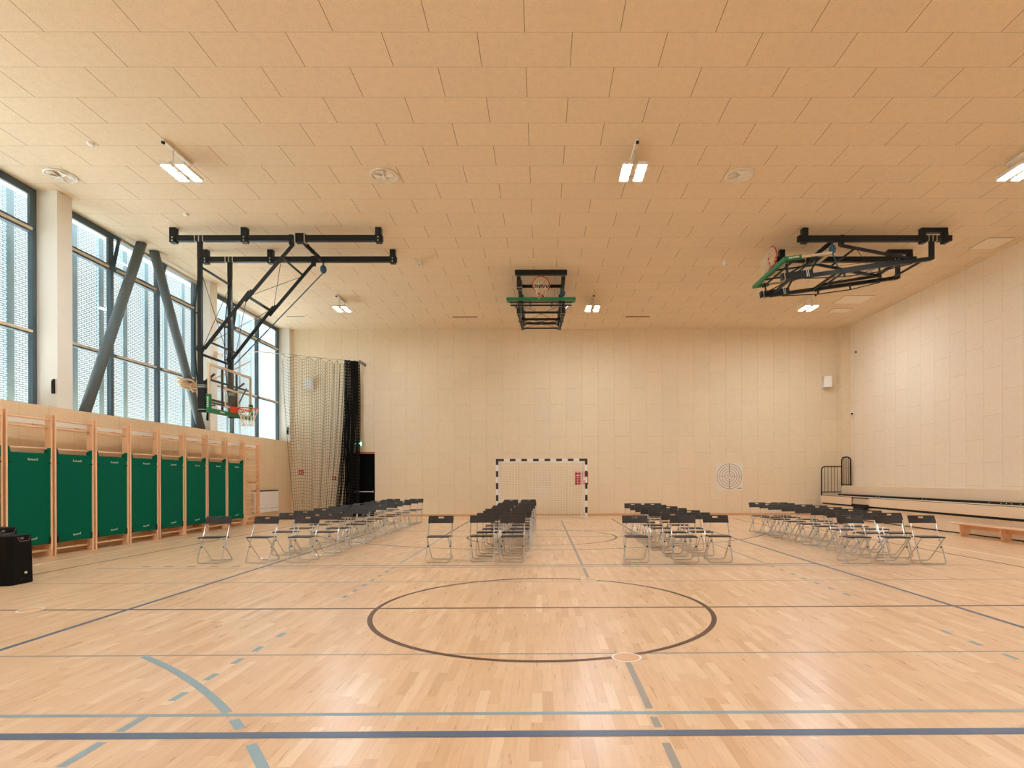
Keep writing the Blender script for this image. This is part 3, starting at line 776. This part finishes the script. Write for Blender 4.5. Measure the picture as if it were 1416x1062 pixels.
g = MB(); g.cbox(-.02,.05,-3.02,-2.1,.43,.53,.004); st = g.build('aisle_step', M['black'], r)
g = MB(); g.cbox(-.10,.0,-3.02,-2.35,.34,.47,.006); g.build('step_box', M['black'], st)
g = MB(); g.box(0,.05,-3.03,-2.2,.70,.72); g.build('step_nosing', M['alu'], st)
def guard(x0, x1, y, z0, z1, rad, nb, left_only=False):
    g = MB(); pts = [(x0,y,z0)]
    for k in range(7):
        a = PI - PI/2*k/6; pts.append((x0+rad+rad*math.cos(a), y, z1-rad+rad*math.sin(a)))
    if left_only: pts.append((x1,y,z1))
    else:
        for k in range(7):
            a = PI/2 - PI/2*k/6; pts.append((x1-rad+rad*math.cos(a), y, z1-rad+rad*math.sin(a)))
        pts.append((x1,y,z0))
    g.tube(pts, .022, 10); g.bar((x0,y,z0+.13),(x1,y,z0+.13),.025,.035)
    o = g.build('guard_rail', M['black'], r)
    g = MB()
    for k in range(1, nb+1):
        x = x0+(x1-x0)*k/(nb+1); g.tube([(x,y,z0+.13),(x,y,z1-.01)], .008, 6)
    g.build('baluster', M['black'], o)
guard(.03,.74,-.04,.74,1.80,.12,5,True); guard(.77,1.10,-.04,1.0,2.15,.13,3)
g = MB(); g.tube([(.77,-.04,.74),(.77,-.04,1.3)], .022, 8); g.build('rail_foot', M['black'], r)

r = empty('gym_bench', (9.95, 13.4, 0)); tag(r, 'long pale wooden gym bench standing before the bleacher', 'bench')
g = MB(); g.cbox(-.17,.13,-4.2,0,.285,.32,.008); g.build('bench_top', M['beech'], r)
for y in (-.24,-1.42,-2.7,-3.9):
    g = MB()
    pts = [(-.13,.284),(.13,.284),(.095,.02),(.085,0.001),(-.085,0.001),(-.095,.02)]
    a = [(x,y-.02,z) for x,z in pts]; b = [(x,y+.02,z) for x,z in pts]
    g.poly(a); g.poly(b[::-1])
    for i in range(6): j=(i+1)%6; g.quad(a[i],b[i],b[j],a[j])
    lg = g.build('leg', M['beech'], r)
    g = MB(); g.lathe([(.018,-.026),(.022,-.018)], (-.0,y,.07), 12, axis='y'); g.lathe([(.016,-.026),(.02,-.018)], (-.0,y,.25), 12, axis='y'); g.build('bolt', M['alu'], lg)
g = MB(); g.box(-.02,.02,-4.1,-.1,.19,.284); g.build('beam', M['beech_red'], r)

# ------------------------------------------------------------------ floor loudspeakers, sockets
def pa(x0, x1, y0, y1, h, lb, wedge=.05):
    r = empty('floor_loudspeaker', (x0, y0, 0)); tag(r, lb, 'loudspeaker', 'black loudspeakers on the floor')
    X, Y = x1-x0, y1-y0
    g = MB()
    pts = [(0,0),(X-wedge,0),(X,.05),(X,Y-.05),(X-wedge,Y),(0,Y)]
    def sec(z, s): return [(X/2+(a-X/2)*s, Y/2+(b-Y/2)*s, z) for a, b in pts]
    prof = [(.001,.97),(.015,1),(h-.12,.955),(h-.015,.94),(h,.90)]
    R_ = [sec(*p) for p in prof]
    for k in range(len(R_)-1):
        for j in range(6): g.quad(R_[k][j],R_[k][(j+1)%6],R_[k+1][(j+1)%6],R_[k+1][j])
    g.poly(R_[0][::-1]); g.poly(R_[-1]); g.build('cabinet', M['speaker'], r)
    xs = X*.975
    g = MB(); g.box(xs-.03,xs-.004,.14,Y-.08,h-.075,h-.02); hd = g.build('top_handle', M['black'], r)
    g = MB(); g.bar((xs-.004,.12,h-.02),(xs-.002,.15,h-.08),.006,.006); g.bar((xs-.002,.15,h-.08),(xs-.002,Y-.10,h-.08),.006,.006); g.bar((xs-.002,Y-.10,h-.08),(xs-.004,Y-.07,h-.02),.006,.006); g.box(xs-.01,xs-.001,.16,.21,h-.07,h-.03); g.build('handle_rim', M['grille'], hd)
    g = MB(); g.bar((X+.002,.12,.012),(X+.001,.15,.07),.006,.006); g.bar((X+.001,.15,.07),(X+.001,Y-.12,.07),.006,.006); g.bar((X+.001,Y-.12,.07),(X+.002,Y-.09,.012),.006,.006); g.build('foot_recess', M['steel'], r)
    g = MB(); g.box(X-.003,X+.003,Y*.55,Y*.55+.035,.135,.16); g.build('badge', M['pale'], r)
    return r
pa(-7.42,-7.0,7.42,7.80,.655,'black loudspeaker on the floor in front, with pale badge low down')
pa(-7.95,-7.44,7.62,8.06,.735,'taller black loudspeaker just behind the badged one, cut by picture edge')
for (x, y, lb) in ((.655,4.36,'wooden floor socket cover on near edge of centre circle'),(.655,7.74,'wooden floor socket cover on far edge of centre circle'),(-5.5,6.06,'wooden floor socket cover on halfway line near the loudspeakers')):
    r = empty('floor_socket', (x, y, 0)); tag(r, lb, 'floor socket', 'floor socket covers')
    g = MB(); g.lathe([(.118,.001),(.118,.0025),(.112,.003)], (0,0,0), 40); g.build('socket_ring', M['lineWhite'], r)
    g = MB(); g.lathe([(.10,.003),(.10,.0036)], (0,0,0), 40); g.build('cover', M['socket'], r)

# ------------------------------------------------------------------ ceiling-mounted basketball hoops
def hoop(name_label, loc, rz, fold, u0, u1, brackets, motor_u, crossbar=None, rimmat='orange'):
    r = empty('basketball_hoop', loc, rz); tag(r, name_label, 'basketball hoop', 'ceiling-mounted basketball hoops')
    th = math.radians(fold); zp = -.68; V = .6
    def T(u, d, v): return Vector((u*math.cos(th)+d*math.sin(th), v, zp+u*math.sin(th)-d*math.cos(th)))
    for sv in (-1, 1):
        v = sv*V
        g = MB(); g.box(u0,u1,v-.05,v+.05,-.295,-.17); rail = g.build('ceiling_rail', M['steel'], r)
        for b in brackets:
            g = MB()
            if isinstance(b, tuple):
                g.box(b[0],b[1],v-.055,v+.055,-.10,-.001)
                for q in (b[0]+.05,b[1]-.05): g.box(q-.05,q+.05,v-.062,v+.062,-.34,-.10)
                g.box((b[0]+b[1])/2-.05,(b[0]+b[1])/2+.05,v-.07,v-.055,-.06,-.0)
            else: g.box(b-.065,b+.065,v-.062,v+.062,-.33,-.001)
            br = g.build('ceiling_bracket', M['steel'], r)
            g = MB()
            for q in ((b[0]+.05,b[1]-.05) if isinstance(b, tuple) else (b,)):
                for z in (-.22,-.29): g.lathe([(.012,-.072),(.014,-.062)], (q,v,z), 10, axis='y')
            g.build('bolt', M['white'], br)
        g = MB(); g.bar((0,v,-.17),(0,v,zp-.02),.085,.085,(1,0,0)); g.tube([(0,v-.06,zp),(0,v+.06,zp)], .03, 12); g.build('drop_post', M['steel'], r)
        g = MB(); 
        for q in (-.09,0,.09): g.box(q-.008,q+.008,v-.058,v+.058,-.305,-.165)
        g.build('clamp', M['alu'], rail)
        g = MB(); g.bar(T(0,0,v), T(0,3.2,v), .08, .08, T(1,0,0)-T(0,0,0)); g.build('post', M['steel'], r)
        g = MB(); g.bar(T(.05,2.72,v), T(.05,3.42,v), .11, .14, T(1,0,0)-T(0,0,0)); sl = g.build('post_sleeve', M['steel'], r)
        g = MB()
        for dd in (2.82,2.86,3.36): g.bar(T(.05,dd-.008,v), T(.05,dd+.008,v), .12, .15, T(1,0,0)-T(0,0,0))
        g.build('clamp', M['alu'], sl)
        g = MB(); g.bar(T(.0,2.0-.06,v), T(0,2.06,v), .11, .11, T(1,0,0)-T(0,0,0)); g.build('hinge_collar', M['steel'], r)
        # outer trussing of the post
        g = MB(); g.bar(T(-.05,.45,v), T(-.13,1.2,v), .02,.02); g.bar(T(-.13,1.2,v), T(-.13,2.0,v), .02,.02); g.bar(T(-.13,2.0,v), T(-.05,2.9,v), .02,.02)
        for dd in (1.2,2.0): g.bar(T(-.03,dd,v), T(-.14,dd,v), .03,.03)
        g.build('truss_rod', M['steel'], r)
    up = T(1,0,0)-T(0,0,0)
    for uu, dd, ww in ((0,.17,.04),(0,2.12,.045),(.05,3.1,.05)):
        g = MB(); g.bar(T(uu,dd,-V),T(uu,dd,V),ww,ww); g.build('cross_tube', M['steel'], r)
    g = MB(); 
    for s in (-1,1): g.tube([T(0,.2,-s*V),T(0,2.1,s*V)], .007, 5)
    g.build('tie_wire', M['steel'], r)
    # folding arms
    A = Vector((2.04,0,-.36)); Pm = T(.06,2.0,0)
    g0 = MB()
    for sv in (-1, 1): g0.box(2.0,2.08,sv*V-.055,sv*V+.055,-.38,-.16)
    g0.build('arm_hinge', M['steel'], r)
    if fold == 0:
        dirv = (Pm-A).normalized(); mid = A.lerp(Pm,.5)
        K1 = mid + dirv*.12; K2 = mid - dirv*.12
    else: K1 = K2 = Vector((.48,0,-.66))
    off = Vector((0,0,0)) if fold else (dirv.cross(Vector((0,1,0)))).normalized()*-.06
    for sv in (-1, 1):
        g = MB(); o1 = Vector((0,sv*.56,0)); o2 = Vector((0,sv*.50,0)) if fold else o1
        g.bar(A+o1, K1+o1, .045,.06); g.build('upper_arm', M['steel'], r)
        g = MB(); g.bar(K2+off+o2, Pm+o2, .045,.06); g.bar(K2+off+o2*.99, K2+o1*1.01, .04, .1); g.build('lower_arm', M['steel'], r)
    for p in (A.lerp(K1,.22), A.lerp(K1,.93), (K2+off).lerp(Pm,.07), (K2+off).lerp(Pm,.88)):
        g = MB(); g.bar(p+Vector((0,-.56,0)), p+Vector((0,.56,0)), .035, .035); g.build('arm_cross_tube', M['steel'], r)
    g = MB()
    for s in (-1,1):
        a, b = A.lerp(K1,.24), A.lerp(K1,.9); g.tube([a+Vector((0,-s*.55,0)), b+Vector((0,s*.55,0))], .006, 5)
        a, b = (K2+off).lerp(Pm,.1), (K2+off).lerp(Pm,.86); g.tube([a+Vector((0,-s*.5,0)), b+Vector((0,s*.5,0))], .006, 5)
    g.build('tie_wire', M['steel'], r)
    # winch tube, motor and strap
    g = MB(); g.tube([(motor_u,-V,-.27),(motor_u,V,-.27)], .045, 14)
    for q in (-.3,0,.2,.3): g.tube([(motor_u,q-.012,-.27),(motor_u,q+.012,-.27)], .052, 14)
    g.build('winch_tube', M['black'], r)
    g = MB(); g.cbox(motor_u-.12,motor_u+.10,-V-.075,-V+.075,-.33,-.13,.01); mo = g.build('winch_motor', M['black'], r)
    g = MB()
    for q in (-.13,.08): g.box(motor_u+q,motor_u+q+.02,-V-.08,-V+.08,-.335,-.125)
    g.build('motor_strap', M['alu'], mo)
    sp = Vector((motor_u+.02, V, -.47)); g = MB()
    g.lathe([(.02,-.10),(.06,-.07),(.078,0),(.06,.07),(.02,.10)], sp, 16); g.tube([sp+Vector((0,0,.09)), Vector((motor_u+.02,V,-.27))], .02, 8); g.build('spool', M['blue'], r)
    g = MB(); g.bar(sp+Vector((0,0,-.08)), T(.1,2.12,V), .012,.022); g.build('lift_strap', M['blue'], r)
    if crossbar is not None:
        g = MB(); g.box(crossbar-.07,crossbar+.05,-.7,.7,-.12,-.001); g.build('front_crossbar', M['steel'], r)
    # backboard
    ub, d0, d1, W = .36, 2.37, 3.42, .9
    B = empty('backboard', (0,0,0)); B.parent = r
    n_ = up.normalized(); dn = (T(0,1,0)-T(0,0,0)).normalized()
    def slab(g, v0, v1, da, db, ua, ub_): g.hexa([T(ua,da,v0),T(ua,da,v1),T(ua,db,v1),T(ua,db,v0),T(ub_,da,v0),T(ub_,da,v1),T(ub_,db,v1),T(ub_,db,v0)])
    g = MB(); slab(g,-W+.03,W-.03,d0+.03,d1-.03,ub-.006,ub+.006); g.build('glass_panel', M['acrylic'], B)
    g = MB()
    slab(g,-W,-W+.05,d0,d1,ub-.03,ub+.012); slab(g,W-.05,W,d0,d1,ub-.03,ub+.012); slab(g,-W+.05,W-.05,d0,d0+.05,ub-.03,ub+.012); slab(g,-W+.05,W-.05,d1-.05,d1,ub-.03,ub+.012)
    g.build('board_frame', M['beige_trim'], B)
    g = MB(); a, b = d1-.15-.45, d1-.15
    slab(g,-.295,-.245,a,b,ub+.007,ub+.010); slab(g,.245,.295,a,b,ub+.007,ub+.010); slab(g,-.245,.245,a,a+.05,ub+.007,ub+.010); slab(g,-.245,.245,b-.05,b,ub+.007,ub+.010)
    g.build('target_lines', M['beige_trim'], B)
    g = MB(); slab(g,-W-.025,W+.025,d1-.06,d1+.035,ub-.045,ub+.03)
    for sv in (-1,1): slab(g,min(sv*(W-.055),sv*(W+.025)),max(sv*(W-.055),sv*(W+.025)),d1-.36,d1-.06,ub-.045,ub+.03)
    pad = g.build('edge_padding', M['pad_green'], B)
    g = MB()
    for sv in (-1, 1):
        for k in range(6): slab(g,sv*(W+.0255)-.0012,sv*(W+.0255)+.0012,d1-.30+.04*k,d1-.275+.04*k,ub-.025,ub+.010)
    for k in range(6): slab(g,-.52+.03*k,-.50+.03*k,d1-.028,d1+.002,ub+.0302,ub+.0315)
    g.build('lettering', M['pale'], pad)
    g = MB()
    for sv in (-1, 1):
        for dd in (d0+.2,d1-.15): g.bar(T(.02,dd if dd > 2.75 else 2.8,sv*V),T(ub-.03,dd,sv*.62),.035,.035)
        g.bar(T(ub-.045,d0+.03,sv*.3),T(ub-.045,d1-.05,sv*.3),.045,.03,n_); 
        g.bar(T(.06,3.35,sv*V),T(ub-.04,d0+.3,sv*.75),.03,.03)
    g.bar(T(ub-.06,d1-.2,-.85),T(ub-.06,d1-.2,.85),.04,.03,n_); g.bar(T(ub-.06,d0+.35,-.85),T(ub-.06,d0+.35,.85),.04,.03,n_)
    g.build('board_support', M['steel'], B)
    # rim and net
    dr_, uc, rr = 3.27, ub+.15+.228, .228
    Rm = empty('rim_assembly', (0,0,0)); Rm.parent = r
    g = MB(); slab(g,-.095,.095,dr_-.04,dr_+.10,ub+.01,ub+.13); g.bar(T(ub+.12,dr_+.06,-.07),T(uc-.08,dr_+.01,-.19),.02,.03); g.bar(T(ub+.12,dr_+.06,.07),T(uc-.08,dr_+.01,.19),.02,.03); g.build('rim_plate', M[rimmat], Rm)
    g = MB(); g.tube([T(uc+rr*math.cos(2*PI*k/40), dr_, rr*math.sin(2*PI*k/40)) for k in range(40)], .012, 8, closed=True); g.build('rim', M[rimmat], Rm)
    g = MB(); nn = 12
    down = Vector((0,0,-1))
    def np(k, lev, half):
        a = 2*PI*(k + (.5 if half else 0))/nn; q = [.222,.185,.150,.125,.115][lev]
        p = T(uc+q*math.cos(a), dr_, q*math.sin(a)); L = [.0,.12,.22,.32,.41][lev]
        if fold == 0: return p + down*L
        return p + dn*L*.62 + down*L*.62*(1+.3*math.sin(k*2.1))
    for lev in range(4):
        for k in range(nn):
            a = np(k, lev, lev % 2 == 1)
            b1 = np(k, lev+1, lev % 2 == 0); b2 = np(k-1 if lev % 2 == 0 else k+1, lev+1, lev % 2 == 0)
            g.tube([a,b1], .006, 4); g.tube([a,b2], .006, 4)
    g.build('net', M['cord'], Rm)
    return r
hoop('lowered basketball hoop with glass backboard in front of the windows', (-7.6,13.15,CEIL), 0, 0, -.62, 4.07, [-.58,1.0,3.98], 2.26, rimmat='orange')
hoop('basketball hoop folded up under the ceiling above the goal', (0,18.46,CEIL), -PI/2, 82.2, -.45, 3.4, [-.3,1.3], 2.9, crossbar=3.36, rimmat='redrim')
hoop('basketball hoop folded up under the ceiling above the bleacher side', (8.8,13.2,CEIL), PI, 82.2, -.44, 3.02, [(-.34,.26),2.87], 2.22, rimmat='redrim')

# ------------------------------------------------------------------ folding chairs
def make_chair():
    r = empty('folding_chair', (0,0,0))
    W = .20
    yb = lambda z: -.20 + .34*(z/.76)          # back frame runs from the front foot to the back top
    def ucurve(x, pt0, pt1, rad):              # U tube: down one side, across the floor, up the other
        a, b = Vector((0,*pt0)), Vector((0,*pt1)); d = (a-b).normalized()
        pts = [Vector((-x,0,0))+a]
        n = 6
        for k in range(n+1):
            t = PI/2*k/n; pts.append(Vector((-x+rad-rad*math.cos(t),0,0)) + b + d*(rad-rad*math.sin(t)))
        pts += [Vector((-p.x,p.y,p.z)) for p in reversed(pts)]
        return pts
    rt = .0095
    g = MB(); g.tube(ucurve(W,(.14-.004,.755),(-.20,rt),.05), rt, 8); g.build('back_frame', M['chrome'], r)
    g = MB(); g.tube(ucurve(W-.022,(-.185,.415),(.21,rt),.05), rt, 8); g.build('leg_frame', M['chrome'], r)
    for sx in (-1, 1):
        g = MB(); g.lathe([(.009,-.016),(.011,-.01),(.011,.01),(.009,.016)], (sx*(W-.011),-.083,.263), 10, axis='x'); g.build('pivot_bolt', M['black'], r)
    g = MB(); g.cbox(-W+.012,W-.012,-.205,.055,.418,.436,.006)
    g.box(-W-.004,-W+.012,-.02,.05,.41,.43); g.box(W-.012,W+.004,-.02,.05,.41,.43); g.build('seat', M['plastic'], r)
    # backrest with a hand slot, slightly dished
    g = MB(); n = 18; z0, z1, s0, s1, sw = .638, .762, .718, .744, .057
    def bp(x, z, dy): return (x, yb(z) - .004 + dy + .018*(1-(x/.213)**2), z)
    xs = [-.213+.426*i/n for i in range(n+1)]
    def strip(xa, xb, za, zb, caps=(1,1,1,1)):
        t = .011
        A = [bp(xa,za,-t),bp(xb,za,-t),bp(xb,zb,-t),bp(xa,zb,-t)]; Bq = [bp(xa,za,t),bp(xb,za,t),bp(xb,zb,t),bp(xa,zb,t)]
        g.hexa([A[0],A[1],Bq[1],Bq[0],A[3],A[2],Bq[2],Bq[3]])
    for i in range(n):
        a, b = xs[i], xs[i+1]; slot = abs((a+b)/2) < sw
        if slot: strip(a,b,z0,s0); strip(a,b,s1,z1)
        else: strip(a,b,z0,z1)
    g.build('backrest', M['plastic'], r)
    return r
chair0 = make_chair(); used = [False]
GROUP = 'black folding chairs set out in four blocks'
def chair(x, yf, label, rz=0):
    o = copy_tree(chair0) if used[0] else chair0
    used[0] = True
    o.location = (x, yf+.20, 0); o.rotation_euler = (0,0,rz); tag(o, label, 'chair', GROUP)
nth = ['front','second','third','fourth','fifth','sixth','seventh','eighth','ninth','tenth','last']
def block(rows, xl, xr, where):
    n = len(rows)
    for i, yf in enumerate(rows):
        rn = 'last' if i == n-1 else nth[i]; t = i/(n-1)
        for side, (a, b) in (('window-side', xl), ('bleacher-side', xr)):
            chair(a+(b-a)*t + random.uniform(-.055,.055), yf+random.uniform(-.05,.05), 'black folding chair, %s row, %s seat of the block %s' % (rn, side, where), random.uniform(-.07,.07))
A_ = [9.35,10.3,11.08,11.94,12.78,13.56,14.4,15.2,16.0,17.0,17.7]
B_ = [9.35,10.04,10.78,11.5,12.25,13.0,13.75,14.5,15.25,16.0,16.75]
C_ = [9.17,9.96,10.75,11.5,12.25,13.0,13.85]
D_ = [8.98,9.66,10.33,11.0,11.65,12.3,12.93,13.6,14.15]
block(A_, (-4.78,-4.73), (-4.0,-4.06), 'near the wall bars')
chair(-5.54, 9.35, 'black folding chair standing alone at window end of the front row', .03)
block(B_, (-1.0,-.91), (-.48,-.38), 'before the goal')
chair(-1.73, 9.33, 'single black folding chair standing apart in the gap before the goal', 0)
block(C_, (2.37,2.25), (2.93,2.76), 'before the target sheet')
chair(1.57, 9.2, 'single black folding chair at the aisle end of the block before the target sheet', -.05)
block(D_, (5.68,5.6), (6.26,6.13), 'beside the bleacher')
chair(5.12, 9.0, 'black folding chair added at aisle end of the front row beside the bleacher', -.03)
